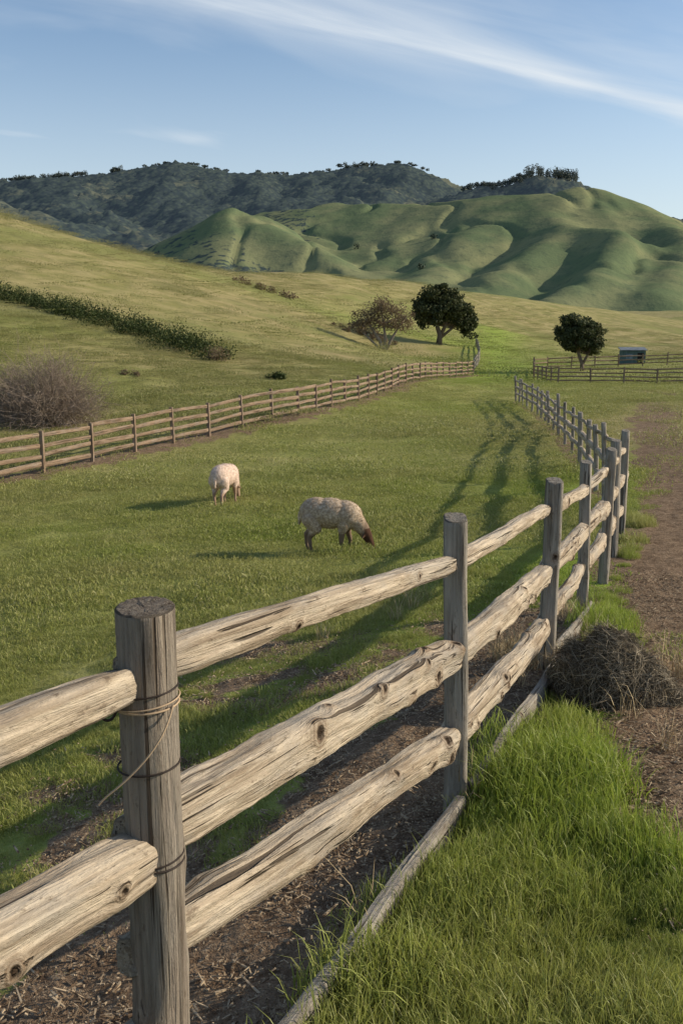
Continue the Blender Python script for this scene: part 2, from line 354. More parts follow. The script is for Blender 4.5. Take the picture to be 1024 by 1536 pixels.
dark=leaf_mat('dark_foliage',(.022,.033,.014),(.10,.11,.042),.15)
olive=leaf_mat('olive_foliage',(.14,.10,.06),(.25,.19,.11),.3)
bark=bark_mat('bark',(.09,.07,.05),(.2,.16,.12)); pale_bark=bark_mat('pale_bark',(.20,.165,.13),(.33,.28,.23))
green_leaf=leaf_mat('hedge_foliage',(.016,.028,.008),(.07,.092,.022),.2)
x,y=11.9,120
make_tree('oak_tree',(x,y,h1(x,y)-.1),[(-.6,0,4.7,2.5,2.4,2.5),(1.0,.4,4.7,2.3,2.2,2.0),(2.9,.5,3.3,1.6,1.6,1.7),(3.7,.8,2.1,.9,1,1.3),(-1.8,0,3.6,1.4,1.4,1.2)],230,.30,dark,bark,
 [([(0,0,0),(.1,0,1.2),(-.3,0,2.4),(-.6,0,4.2)],[.42,.3,.24,.12]),([(.1,0,1.0),(.8,.1,2.4),(1.3,.2,4.4)],[.26,.2,.1]),([(.1,0,.8),(1.6,.3,2.0),(3,.5,3.2)],[.2,.15,.08])],per=120,clr=.75,hollow=.35)
x,y=4.6,110
make_tree('bare_oak_tree',(x,y,h1(x,y)-.1),[(-1.6,0,3.4,2.1,1.8,1.7),(1.2,0,3.7,2.3,1.8,1.7),(-.2,0,4.7,1.9,1.6,1.2),(2.6,0,3.0,1.1,1.2,1.1),(-2.6,0,2.6,1,1,1)],130,.19,olive,pale_bark,
 [([(0,0,0),(-.3,0,1.0),(-1.1,0,2.2),(-2.2,0,3.8)],[.24,.19,.14,.05]),([(.2,0,0),(.3,.1,1.4),(.1,.1,2.8),(-.2,0,4.8)],[.22,.17,.12,.04]),([(.4,0,0),(1.0,0,1.2),(1.7,0,2.4),(2.6,0,3.6)],[.2,.16,.11,.04]),([(-.2,0,0),(-1,.1,.8),(-2.2,.2,1.9),(-3.1,.2,2.9)],[.15,.12,.08,.03])],per=50,clr=.75,hollow=.2)
x,y=19.4,80
make_tree('cypress_tree',(x,y,h1(x,y)-.08),[(-.7,0,3.5,1.25,1.3,1.1),(.5,.2,3.0,1.35,1.3,1.25),(-1.3,0,2.5,.85,1,.8),(1.15,.1,2.1,.8,1,.8),(0,0,2.4,1.2,1.1,.8)],160,.2,dark,bark,
 [([(.3,0,0),(.25,0,.7),(-.1,0,1.6),(-.5,0,3.0)],[.2,.15,.13,.06]),([(.25,0,.5),(.7,0,1.4),(.9,0,2.6)],[.13,.1,.05])],per=100,clr=.45,hollow=.3)
def hedge(name,line,width,height,n,mat,leaf=.16):
    V_=[];R=[]
    L=np.array(line); seg=np.r_[0,np.cumsum(np.hypot(*np.diff(L[:,:2],axis=0).T))]
    for i in range(n):
        s=rng.random()*seg[-1]; x=np.interp(s,seg,L[:,0]); y=np.interp(s,seg,L[:,1]); sc=np.interp(s,seg,L[:,2])
        x+=rng.normal(0,width*.4*sc); y+=rng.normal(0,width*.5*sc)
        r=rng.uniform(.25,.75)*height*sc; z=h1(x,y)+r*.4*rng.random()
        k=60; q=rng.normal(size=(k,3)); q/=np.linalg.norm(q,axis=1)[:,None]; q*=(rng.random(k)**.4)[:,None]*r; q[:,2]=np.abs(q[:,2])*1.1
        V_.append(np.array([x,y,z])+q); R.append(np.full(k,rng.random())*.7+rng.random(k)*.3)
    C=np.concatenate(V_); R=np.concatenate(R); V,F=leaf_cloud(C,leaf*rng.uniform(.6,1.5,len(C)))
    me=mesh_np(name,V,F,mat); attr_f(me,'rnd',np.repeat(R,4)); link(bpy.data.objects.new(name,me))
hedge('hedge',[(-40,86,1),(-26,76,1),(-21,73,1.1),(-17,70,1.1),(-12.5,67,1.2),(-9.5,63,1.35),(-8.6,61.5,1.2)],1.9,1.4,560,green_leaf,.13)
hedge('shrub',[(-3.9,53,.8),(-3.0,52.5,.8)],.6,.7,10,green_leaf,.12)
hedge('shrub',[(-25,60,1),(-20.5,59,.6)],.8,.7,22,green_leaf,.14)
hedge('shrub',[(-11.5,50,.7),(-10,49,.7)],.5,.5,8,olive,.12)
hedge('shrub',[(-16,150,1),(-8,146,1)],1.5,1.2,18,olive,.3)
hedge('shrub',[(0,118,1),(7,115,1)],1.5,1.1,22,olive,.25)
hedge('shrub',[(-8.0,61.5,1),(-7.6,61,1)],.4,1.3,12,olive,.12)
def far_trees(name,spots,mat):
    C=[];S=[];R=[]
    for (x,y,z,hh,ww) in spots:
        k=70; q=rng.normal(size=(k,3)); q/=np.linalg.norm(q,axis=1)[:,None]; q*=(rng.random(k)**.4)[:,None]
        c=np.array([x,y,z+hh*.5])+q*np.array([ww*.5,ww*.5,hh*.5]); C.append(c); S.append(np.full(k,ww*.25)); R.append(np.full(k,rng.random()))
        tz=np.linspace(-2,hh*.6,6); C.append(np.c_[np.full(6,x),np.full(6,y),z+tz]); S.append(np.full(6,hh*.12)); R.append(np.zeros(6))
    C=np.concatenate(C);S=np.concatenate(S);R=np.concatenate(R); V,F=leaf_cloud(C,S*rng.uniform(.6,1.4,len(S)))
    me=mesh_np(name,V,F,mat); attr_f(me,'rnd',np.repeat(R,4)); link(bpy.data.objects.new(name,me))
fardark=leaf_mat('distant_foliage',(.075,.095,.085),(.11,.125,.10),.1)
sp_=[]
def mz(x,y,w=14):
    m_=(np.abs(MX-x)<w)&(np.abs(MY-y)<w); return MZ[m_].max()
def put(px,Y,hh,ww,sink=3): X=(px-512)/1505*Y; sp_.append((X,Y,mz(X,Y)-sink,hh,ww))
for px in np.r_[rng.uniform(30,135,60),rng.normal(178,8,12),rng.normal(530,10,12),rng.normal(552,5,8),rng.uniform(560,640,14),rng.uniform(-60,30,12),rng.uniform(135,560,40)]:
    put(px,2600+rng.normal(0,15),rng.uniform(7,17)*(1 if (px<135 or 165<px<190 or 515<px<560) else .5),rng.uniform(9,22))
for px in np.r_[rng.uniform(770,862,110),rng.uniform(690,770,70)]:
    tall=px>785; put(px,2100+rng.normal(0,22),rng.uniform(9,26 if tall else 12),rng.uniform(8,14),3)
far_trees('distant_tree_line',sp_,fardark)
hd=leaf_mat('hillside_foliage',(.03,.045,.03),(.07,.09,.055),.1)
def gz(x,y):
    i=np.argmin((GX-x)**2+(GY-y)**2); return GZ[i]
sp_=[]
for px,Y in [(650,1150),(632,980),(535,1180)]:
    X=(px-512)/1500*Y; sp_.append((X,Y,gz(X,Y)-1,rng.uniform(7,9),rng.uniform(7,9)))
for i in range(420):
    px=rng.uniform(220,550); Y=rng.uniform(760,1000); X=(px-512)/1500*Y; z=gz(X,Y) if X>-480 else 8
    if z<24+14*rng.random(): sp_.append((X,Y,max(4,z)-1,rng.uniform(5,9),rng.uniform(7,13)))
for i in range(200):
    px=rng.uniform(-10,540); Y=rng.uniform(700,800); X=(px-512)/1500*Y; sp_.append((X,Y,max(5,min(14,gz(X,Y)) if X>-480 else 8)+rng.uniform(0,3),rng.uniform(7,12),rng.uniform(9,15)))
far_trees('hillside_trees',sp_,hd)
# ---------------------------------------------------------------- wood
def wood_mat(name,c_light,c_mid,c_dark,grey,crack=.6,gcol=(.30,.275,.24)):
    m=NT(name); A=m.attr('wc').outputs['Vector']; kd=m.attr('kd').outputs['Fac']
    wv=m.n('VectorMath',operation='ADD'); m.l(A,wv.inputs[0])
    cmb=m.n('CombineXYZ'); kk=m.math('POWER',2.718,m.math('MULTIPLY',kd,-1.0)); m.l(m.math('MULTIPLY',kk,.35),cmb.inputs[0]); m.l(m.math('MULTIPLY',kk,.035),cmb.inputs[1]); m.l(cmb.outputs[0],wv.inputs[1]); A2=wv.outputs[0]
    g1=m.noise(m.vscale(A2,(2.2,60,60)),1,6,.7,1.2); g2=m.noise(m.vscale(A2,(1.3,18,18)),1,5,.65,.8)
    g3=m.noise(m.vscale(A2,(1.5,80,80)),1,3,.6,.5); g4=m.noise(m.vscale(A2,(.7,34,34)),1,2,.5,.6)
    pt=m.noise(m.vscale(A,(2.5,8,8)),1,5,.65); sp2=m.noise(m.vscale(A,(16,45,45)),1,4,.75); lg=m.noise(m.vscale(A,(1.1,4,4)),1,3,.6)
    c=m.mix(m.ramp(g1,.36,.64),c_mid,c_light); c=m.mix(m.math('MULTIPLY',m.ramp(g2,.46,.64),.75),c,c_dark)
    c=m.mix(m.math('MULTIPLY',m.ramp(lg,.5,.66),.45),c,c_mid)
    c=m.mix(m.math('MULTIPLY',m.ramp(pt,.45,.66),grey),c,gcol)
    ck=m.math('MAXIMUM',m.ramp(g3,.62,.69),m.ramp(g4,.64,.675)); c=m.mix(m.math('MULTIPLY',ck,crack),c,(.05,.035,.024))
    c=m.mix(m.math('MULTIPLY',m.ramp(sp2,.58,.70),.6),c,(.10,.068,.042))
    ring=m.n('Math',operation='SINE'); m.l(m.math('MULTIPLY',kd,14),ring.inputs[0])
    kfade=m.math('SUBTRACT',1,m.ramp(kd,.7,1.9)); c=m.mix(m.math('MULTIPLY',kfade,m.math('ADD',.5,m.math('MULTIPLY',ring.outputs[0],.2))),c,(.17,.105,.06))
    c=m.mix(m.math('SUBTRACT',1,m.ramp(m.math('ADD',kd,m.math('MULTIPLY',m.math('SUBTRACT',sp2,.5),1.2)),.25,.75)),c,(.04,.025,.015))
    hgt=m.math('SUBTRACT',m.math('ADD',g1,m.math('MULTIPLY',g2,1.4)),m.math('MULTIPLY',ck,1.8))
    hgt=m.math('SUBTRACT',hgt,m.math('MULTIPLY',m.math('SUBTRACT',1,m.ramp(kd,.2,.7)),1.0))
    hgt=m.math('ADD',hgt,m.math('MULTIPLY',sp2,.5))
    return m.done(m.bsdf(c,.9,m.bump(hgt,1.0,.012),.12))
rail_m=wood_mat('weathered_rail_wood',(.60,.50,.37),(.42,.335,.24),(.215,.155,.10),.5,.85,(.36,.33,.285))
post_m=wood_mat('weathered_post_wood',(.32,.27,.21),(.22,.178,.14),(.105,.082,.06),.45,.85,(.27,.245,.205))
gpost_m=wood_mat('grey_post_wood',(.40,.36,.30),(.28,.245,.20),(.14,.115,.088),.5,.85)
brown_m=wood_mat('brown_fence_wood',(.33,.235,.16),(.235,.165,.11),(.125,.085,.056),.3)
def log(p0,p1,r,sq=0.,ry=None,step=.03,na=20,taper=.0,seed=0,knots=0,lump=.06,bend=.0,cap_slant=0,r1=None,groove=0.):
    g=np.random.default_rng(seed+11); p0=np.array(p0,float);p1=np.array(p1,float); d=p1-p0; L=np.linalg.norm(d); d/=L
    up=np.array([0,0,1.]) if abs(d[2])<.8 else np.array([1.,0,0]) 
    u=np.cross(d,up); u/=np.linalg.norm(u); v=np.cross(u,d)
    ns=max(3,int(L/step)+1); s=np.linspace(0,L,ns); ry=ry or r; r1=r1 or r
    th=np.linspace(0,2*np.pi,na,endpoint=False); S,T=np.meshgrid(s,th,indexing='ij')
    tw=g.uniform(-.5,.5)*sq*2*(S/L-.5) if sq<.5 else 0*S
    ct,st=np.cos(T),np.sin(T); c2,s2=np.cos(T+tw),np.sin(T+tw); n_=2+sq*5; den=(np.abs(c2)**n_+np.abs(s2)**n_)**(1/n_)
    base=1/den; o=g.uniform(0,90)
    lo=vnoise(S*2.3+o,ct*1.2+st*.7+o)+.6*vnoise(S*6+o,ct*1.7-st*1.9+3+o)
    facet=vnoise(S*1.1+o+5,ct*2.4+o)*vnoise(S*.8+o,st*2.4+o+9)
    rad=base*(1+lump*lo+lump*.9*facet+lump*.2*vnoise(S*25+o,ct*4+st*3))
    if groove:
        gr=vnoise(S*1.1+o,ct*6.5+40+o)+vnoise(S*1.3+o+7,st*6.5+20+o); gr2=vnoise(S*2+o,ct*13+st*9+60+o)
        chip=np.clip(vnoise(S*3+o,ct*2.2+st*2.5+o+33)-.45,0,1)
        rad=rad*(1+groove*(gr*.8+gr2*.4)-chip*groove*4)
    if taper: 
        e=np.minimum(S,L-S); rad=rad*(taper+(1-taper)*sstep(-.02,.22,e))
    kd=np.full(S.shape,9.)
    for k in range(knots):
        ks=g.uniform(.1,L-.1); kt=g.uniform(0,2*np.pi) if k%3==2 else g.uniform(-1,1)
        kr=g.uniform(.010,.030); dt=(T-kt+np.pi)%(2*np.pi)-np.pi
        q=np.hypot((S-ks)/(kr*1.35),dt*r/kr); kd=np.minimum(kd,q); rad=rad*(1+.2*np.exp(-(q/1.6)**2)-.14*np.exp(-(q/.5)**2))
    rs=1+(r1/r-1)*S/L
    bx=bend*np.sin(S/L*np.pi)*g.uniform(.4,1)+lump*.15*vnoise(S*1.5+o,S*0); bz=bend*.6*np.sin(S/L*np.pi*g.uniform(.8,1.6))
    sl_=cap_slant*ct*(S/L)
    P=p0+d*(S+sl_)[...,None]+u*(ct*rad*r*rs+bx)[...,None]+v*(st*rad*ry*rs+bz)[...,None]
    wc=np.stack([S+o,ct*r+o*.3,st*ry],-1)
    V=P.reshape(-1,3); W_=wc.reshape(-1,3); K=kd.ravel()
    i=np.arange(ns-1)[:,None]; j=np.arange(na)[None,:]; j2=(j+1)%na
    F=np.stack([i*na+j,i*na+j2,(i+1)*na+j2,(i+1)*na+j],-1).reshape(-1,4)[:,::-1].tolist()
    V=V.tolist();W_=W_.tolist();K=K.tolist()
    for row,sg in ((0,1),(ns-1,-1)):
        c=P[row].mean(0); prev=[row*na+k for k in range(na)]
        for f,off in ((.93,.004),(.5,.002)):
            st_=len(V)
            for k in range(na):
                q=c+(P[row,k]-c)*f-d*sg*off*(1 if f>.9 else 1.4)+d*sg*g.normal(0,.0008); V.append(q.tolist()); W_.append([o+f*.02,ct[row,k]*r*f*3,st[row,k]*ry*f*3+7]); K.append(9.)
            cur=list(range(st_,st_+na))
            for k in range(na):
                a,b=prev[k],prev[(k+1)%na]; c_,d_=cur[(k+1)%na],cur[k]; F.append([a,b,c_,d_] if sg>0 else [d_,c_,b,a])
            prev=cur
        V.append(c.tolist()); W_.append([o,0,7]); K.append(9.); ci=len(V)-1
        for k in range(na): F.append([prev[k],prev[(k+1)%na],ci] if sg>0 else [ci,prev[(k+1)%na],prev[k]])
    return V,F,W_,K
def wood_obj(name,parts,mat,parent=None):
    V=[];F=[];A=[];K=[]
    for v,f,a,k in parts:
        o=len(V); V+=v; F+=[[i+o for i in q] for q in f]; A+=a; K+=k
    me=mesh_np(name,V,F,mat,True); attr_v(me,'wc',A); attr_f(me,'kd',K)
    me.set_sharp_from_angle(angle=math.radians(45)) if hasattr(me,'set_sharp_from_angle') else None
    return link(bpy.data.objects.new(name,me),parent)
fe=empty('split_rail_fence')
rails_z={0:(3.27,2.98,2.50),1:(3.09,2.71,2.43),2:(2.80,2.38,2.01),3:(2.59,2.18,1.82),4:(2.37,2.0,1.65),5:(2.28,1.9,1.56)}
def rz(i):
    if i in rails_z: return rails_z[i]
    zt=R_POSTS[i][3]; zb=R_POSTS[i][2]; h=zt-zb; return (zt-.16*h,zt-.42*h,zt-.68*h)
for i,(x,y,zb,zt) in enumerate(R_POSTS):
    g=np.random.default_rng(i+50); near=i<4
    if i==1:
        parts=[log((x,y,zb-.4),(x+.005,y+.005,zt),.062,0,None,.008,72,0,3,3,.04,.004,.004,None,.018)]; wood_obj('post_%d'%i,parts,post_m,fe)
    else:
        lx,ly=g.normal(0,.02 if i<8 else .06,2)
        w_=[.06,.06,.052,.058,.054,.058][i] if i<6 else g.uniform(.044,.062)
        wood_obj('post_%d'%i,[log((x,y,zb-.3),(x+lx,y+ly,zt+(0 if i<8 else g.normal(0,.09))),w_,.5,w_*g.uniform(.8,1),.02 if near else .12,40 if near else 12,0,i,3,.055,.012 if i<8 else .03,.012,None,.015 if near else 0)],gpost_m if i>1 else post_m,fe)
for i in range(len(R_POSTS)-1):
    a,b=R_POSTS[i],R_POSTS[i+1]; za,zb_=rz(i),rz(i+1); g=np.random.default_rng(i+200)
    dx,dy=b[0]-a[0],b[1]-a[1]; L=math.hypot(dx,dy); nx,ny=-dy/L,dx/L
    rad=[(.038,.041),(.058,.067),(.052,.058)]
    if i==0: rad=[(.041,.044),(.056,.064),(.045,.05)]
    for k in range(3):
        off=.022; j0,j1=(g.normal(0,.02,2) if i>5 else (0,0))
        zl=[za[k]+j0,zb_[k]+j1]
        if i==0: zl[1]-=[.035,.05,.22][k]
        near=i in (0,1,2)
        rr=rad[k]; ex=.045/L
        p0=(a[0]-dx*ex+nx*off,a[1]-dy*ex+ny*off,zl[0]); p1=(b[0]+dx*ex+nx*off,b[1]+dy*ex+ny*off,zl[1])
        sc=g.uniform(.85,1.1) if i>1 else 1
        wood_obj('rail_%d_%d'%(i,k),[log(p0,p1,rr[0]*sc,.32,rr[1]*sc,.008 if near else (.02 if i<6 else .15),64 if near else (32 if i<6 else 10),.76,i*3+k+300,(9 if k else 3) if i<6 else 0,.10,.025,0,None,.035 if near else (.02 if i<6 else 0))],rail_m,fe)
for i,(a,b) in enumerate([((-.85,.9),(.49,3.86)),((.54,3.98),(1.42,6.1)),((1.42,6.3),(2.2,8.3))]):
    p0=(*a,h1(*a)+.06); p1=(*b,h1(*b)+.06)
    wood_obj('ground_board_%d'%i,[log((p0[0]+.03,p0[1],p0[2]),(p1[0]+.03,p1[1],p1[2]),.026,.7,.062,.015,32,0,70+i,3,.07,.015,0,None,.025)],gpost_m,fe)
def curve_tube(name,pts,r,mat,parent):
    cu=bpy.data.curves.new(name,'CURVE'); cu.dimensions='3D'; cu.bevel_depth=r; cu.bevel_resolution=2
    s=cu.splines.new('NURBS'); s.points.add(len(pts)-1); s.order_u=3; s.use_endpoint_u=True
    for p,q in zip(s.points,pts): p.co=(*q,1)
    cu.materials.append(mat); return link(bpy.data.objects.new(name,cu),parent)
mw=NT('rusty_wire'); wire=mw.done(mw.bsdf((.035,.025,.02),.6))
mt=NT('twine'); nt_=mt.noise(mt.pos(),600,2); twine=mt.done(mt.bsdf(mt.mix(nt_,(.36,.24,.14),(.55,.42,.28)),.9))
x,y=R_POSTS[1][:2]
def loop(z,r,tilt,ph=0,n=26,turns=1.0): return [(x+r*math.cos(ph+turns*2*math.pi*k/n),y+r*math.sin(ph+turns*2*math.pi*k/n),z+tilt*math.cos(ph+turns*2*math.pi*k/n)) for k in range(n+1)]
curve_tube('wire_1',loop(2.875,.066,.004),.0022,wire,fe); curve_tube('wire_2',loop(2.655,.067,-.004),.0024,wire,fe); curve_tube('wire_3',loop(2.662,.067,.006),.002,wire,fe)
curve_tube('wire_4',loop(3.045,.067,.006),.002,wire,fe)
curve_tube('twine_1',loop(3.012,.068,.002),.0022,twine,fe); curve_tube('twine_2',loop(3.02,.07,.008,1),.0018,twine,fe)
curve_tube('twine_3',[(x+.062,y-.035,3.02),(x+.055,y-.06,2.985),(x+.02,y-.085,2.93),(x-.03,y-.10,2.88),(x-.075,y-.105,2.845),(x-.085,y-.10,2.83)],.0022,twine,fe)
curve_tube('wire_6',[(x-.068+.05*math.cos(a)*.4,y-.07+.02*math.cos(a+1),3.045+.052*math.sin(a)) for a in np.linspace(0,2*math.pi,18)],.003,wire,fe)
lf=empty('post_and_rail_fence')
def simple_fence(parent,line,spacing,hgt,nrail,mat,pr=.07,rr=.055,flat=.03,seed=1,heights=None):
    L=np.array(line,float); seg=np.r_[0,np.cumsum(np.hypot(*np.diff(L,axis=0).T))]; n=int(seg[-1]/spacing); ss=np.linspace(0,seg[-1],n+1)
    P=[(float(np.interp(s,seg,L[:,0])),float(np.interp(s,seg,L[:,1]))) for s in ss]; P=[(a,b,h1(a,b)) for a,b in P]; g=np.random.default_rng(seed)
    posts=[log((a,b,c-.2),(a+g.normal(0,.03),b+g.normal(0,.03),c+hgt+g.normal(0,.04)),pr,.7,pr*.9,.3,10,0,seed+k,0,.04,.01) for k,(a,b,c) in enumerate(P)]
    wood_obj('posts',posts,mat,parent); rl=[]
    for k in range(n):
        a,b=P[k],P[k+1]
        for q in range(nrail):
            f=(q+.75)/(nrail+.15)*hgt*.98
            rl.append(log((a[0],a[1],a[2]+f+g.normal(0,.025)),(b[0],b[1],b[2]+f+g.normal(0,.025)),flat,.6,rr*g.uniform(.85,1.1),.4,10,0,seed+99+k*4+q,0,.08,.02))
    wood_obj('rails',rl,mat,parent)
simple_fence(lf,L_LINE,1.95,1.12,4,brown_m,.065,.06,.028,5)
lf2=empty('post_and_rail_fence'); simple_fence(lf2,[(10.3,76.6),(12.5,90),(15.5,110),(17.5,128)],2.6,1.1,3,gpost_m,.07,.06,.03,6)
lf3=empty('paddock_fence'); simple_fence(lf3,[(14.2,72),(13.6,62),(22,61),(32,60.5)],2.0,1.05,4,brown_m,.06,.045,.028,7)
lf4=empty('paddock_fence'); simple_fence(lf4,[(14.2,72),(16.5,84),(24,86),(40,88)],2.2,1.05,3,brown_m,.06,.05,.028,8)
def box(x0,x1,y0,y1,z0,z1):
    V=[(x,y,z) for z in (z0,z1) for y in (y0,y1) for x in (x0,x1)]
    return V,[[0,2,3,1],[4,5,7,6],[0,1,5,4],[1,3,7,5],[3,2,6,7],[2,0,4,6]]
def plain(name,c1,c2,sc=3,rough=.7,stretch=(1,1,1)):
    m=NT(name); n=m.noise(m.vscale(m.pos(),stretch),sc,5,.6); return m.done(m.bsdf(m.mix(m.ramp(n,.35,.65),c1,c2),rough,m.bump(n,.3,.02)))
sx_,sy_=27.3,92; sz=h1(sx_,sy_)
sh=empty('shed',(sx_,sy_,sz),(0,0,-.1)); wallm=plain('painted_planks',(.07,.11,.11),(.11,.16,.16),2,.8,(8,8,.6)); roofm=plain('metal_roof',(.13,.15,.16),(.2,.22,.24)); darkm=plain('dark_opening',(.01,.01,.012),(.02,.02,.02)); glass=plain('window_glass',(.10,.14,.18),(.2,.25,.3),2,.2)
def addbox(nm,b,mat,par): V,F=box(*b); return link(bpy.data.objects.new(nm,mesh_np(nm,V,F,mat)),par)
wl=[box(-1.1,1.1,-.6,.6,0,1.25)]+[box(-1.1+.2*k,-1.085+.2*k,-.612,-.6,0.02,1.23) for k in range(1,11)]
V,F=merge(wl); link(bpy.data.objects.new('walls',mesh_np('walls',V,F,wallm)),sh)
link(bpy.data.objects.new('roof',mesh_np('roof',[(-1.22,-.75,1.27),(1.22,-.75,1.27),(1.22,.75,1.5),(-1.22,.75,1.5),(-1.22,-.75,1.33),(1.22,-.75,1.33),(1.22,.75,1.56),(-1.22,.75,1.56)],[[0,3,2,1],[4,5,6,7],[0,1,5,4],[1,2,6,5],[2,3,7,6],[3,0,4,7]],roofm)),sh)
addbox('door',(.35,.95,-.63,-.615,.03,1.05),darkm,sh); addbox('window',(-.7,-.1,-.63,-.615,.5,.95),glass,sh)
# ---------------------------------------------------------------- sheep
def seg_cone(bm,a,b,ra,rb):
    a=Vector(a);b=Vector(b);d=b-a; L=d.length; n=max(2,int(L/(min(ra,rb)*.35))+1)
    for k in range(n+1):
        t_=k/n; bmesh.ops.create_icosphere(bm,subdivisions=2,radius=ra+(rb-ra)*t_,matrix=Matrix.Translation(a.lerp(b,t_)))
def ell(bm,c,r,rot=0):
    bmesh.ops.create_icosphere(bm,subdivisions=3,radius=1,matrix=Matrix.Translation(c)@Matrix.Rotation(rot,4,'Y')@Matrix.Diagonal((*r,1)))
ms=NT('sheep_coat'); wl_=ms.attr('wool').outputs['Fac']; tcs=ms.n('TexCoord').outputs['Object']; nn=ms.noise(tcs,28,4,.7); n5=ms.noise(tcs,5,3)
wc_=ms.mix(ms.ramp(nn,.35,.7),(.32,.235,.155),(.66,.53,.39)); wc_=ms.mix(ms.math('MULTIPLY',ms.ramp(n5,.45,.65),.35),wc_,(.30,.21,.135))
fc=ms.attr('face').outputs['Fac']; sk=ms.mix(fc,(.20,.14,.095),(.07,.035,.02)); sheepm=ms.done(ms.bsdf(ms.mix(wl_,sk,wc_),.95,ms.bump(nn,.4,.012)))
ms2=NT('sheep_coat_pale'); wl2=ms2.attr('wool').outputs['Fac']; nn=ms2.noise(ms2.n('TexCoord').outputs['Object'],28,4,.7)
sheepm2=ms2.done(ms2.bsdf(ms2.mix(wl2,(.36,.24,.17),ms2.mix(ms2.ramp(nn,.3,.7),(.50,.36,.28),(.78,.62,.50))),.95,ms2.bump(nn,.4,.012)))
def make_sheep(loc,rotz,mat,seed,pose=0,S=1.08,wid=1.0):
    e=empty('sheep',loc,(0,0,rotz)); e.scale=(S,S*wid,S); bm=bmesh.new()
    ell(bm,(-.27,0,.56),(.24,.19,.205)); ell(bm,(-.08,0,.55),(.29,.205,.21)); ell(bm,(.13,0,.53),(.23,.175,.20),.15); ell(bm,(-.37,0,.53),(.13,.15,.17))
    seg_cone(bm,(.20,0,.53),(.36,0,.36),.14,.10); seg_cone(bm,(.36,0,.36),(.43,.0,.25),.10,.078)
    seg_cone(bm,(.43,.0,.25),(.485,.0,.13),.07,.052); seg_cone(bm,(.485,0,.13),(.52,0,.06),.05,.036)
    for s in (-1,1):
        seg_cone(bm,(.40,s*.06,.27),(.385,s*.14,.235),.022,.012)
        st=.05*s*(1 if pose==0 else -1)
        P=[(.14+st*.3,s*.10,.42),(.12+st*.5,s*.10,.30),(.135+st,s*.095,.17),(.13+st,s*.095,.06),(.145+st,s*.095,.018)]
        for a,b,r0,r1 in zip(P,P[1:],(.08,.05,.031,.024),(.05,.033,.024,.029)): seg_cone(bm,a,b,r0,r1)
        P=[(-.34,s*.10,.48),(-.28-st*.3,s*.115,.35),(-.40-st*.8,s*.105,.225),(-.385-st*.9,s*.10,.06),(-.365-st*.9,s*.10,.018)]
        for a,b,r0,r1 in zip(P,P[1:],(.12,.07,.036,.024),(.075,.037,.026,.03)): seg_cone(bm,a,b,r0,r1)
    seg_cone(bm,(-.475,0,.58),(-.51,0,.50),.03,.028); seg_cone(bm,(-.51,0,.50),(-.515,0,.39),.028,.018)
    me=bpy.data.meshes.new('tmp'); bm.to_mesh(me); bm.free(); ob=bpy.data.objects.new('tmp',me); ROOT.objects.link(ob)
    r=ob.modifiers.new('r','REMESH'); r.mode='VOXEL'; r.voxel_size=.0115; r.use_smooth_shade=True
    s_=ob.modifiers.new('s','SMOOTH'); s_.factor=.5; s_.iterations=9
    dg=bpy.context.evaluated_depsgraph_get(); m2_=bpy.data.meshes.new_from_object(ob.evaluated_get(dg)); bpy.data.objects.remove(ob)
    n=len(m2_.vertices); V=np.empty(n*3); m2_.vertices.foreach_get('co',V); V=V.reshape(-1,3); N=np.empty(n*3); m2_.vertices.foreach_get('normal',N); N=N.reshape(-1,3)
    wool=sstep(.27,.34,V[:,2])*(1-sstep(.37,.42,V[:,0]))
    hind=(V[:,0]<-.2); wool=np.where(hind,sstep(.24,.32,V[:,2]),wool)
    tail=(V[:,0]<-.5); wool=np.where(tail,1,wool)
    disp=np.array([mnoise.noise(Vector(p)*14+Vector((seed,0,0)))*.5+mnoise.noise(Vector(p)*38)*.45 for p in V])
    V+=N*(wool*(.006+disp*.007))[:,None]; V[:,2]=np.maximum(V[:,2],-.004)
    m2_.vertices.foreach_set('co',V.ravel()); m2_.update(); attr_f(m2_,'wool',wool); attr_f(m2_,'face',sstep(.36,.41,V[:,0])*(V[:,2]<.36))
    m2_.materials.clear(); m2_.materials.append(mat); m2_.name='body'; link(bpy.data.objects.new('body',m2_),e)
    g=np.random.default_rng(seed); idx=np.where(wool>.8)[0]; idx=g.choice(idx,9000); base=V[idx]+g.normal(0,.004,(9000,3)); dr=N[idx]+g.normal(0,.45,(9000,3))+np.array([0,0,-.35]); dr/=np.linalg.norm(dr,axis=1)[:,None]
    sd2=np.cross(dr,g.normal(size=(9000,3))); sd2/=np.linalg.norm(sd2,axis=1)[:,None]; ln=g.uniform(.005,.012,9000)[:,None]
    VV=np.stack([base-sd2*.003,base+sd2*.003,base+dr*ln],1).reshape(-1,3); FF=np.arange(27000).reshape(-1,3)
    mm=mesh_np('wool',VV,FF,mat); attr_f(mm,'wool',np.ones(27000)); attr_f(mm,'face',np.zeros(27000)); link(bpy.data.objects.new('wool',mm),e)
    return e
make_sheep((-.08,14.15,h1(-.08,14.15)-.005),math.radians(-8),sheepm,1)
make_sheep((-2.27,18.9,h1(-2.27,18.9)-.005),math.radians(72),sheepm2,2,1,1.06,.90)
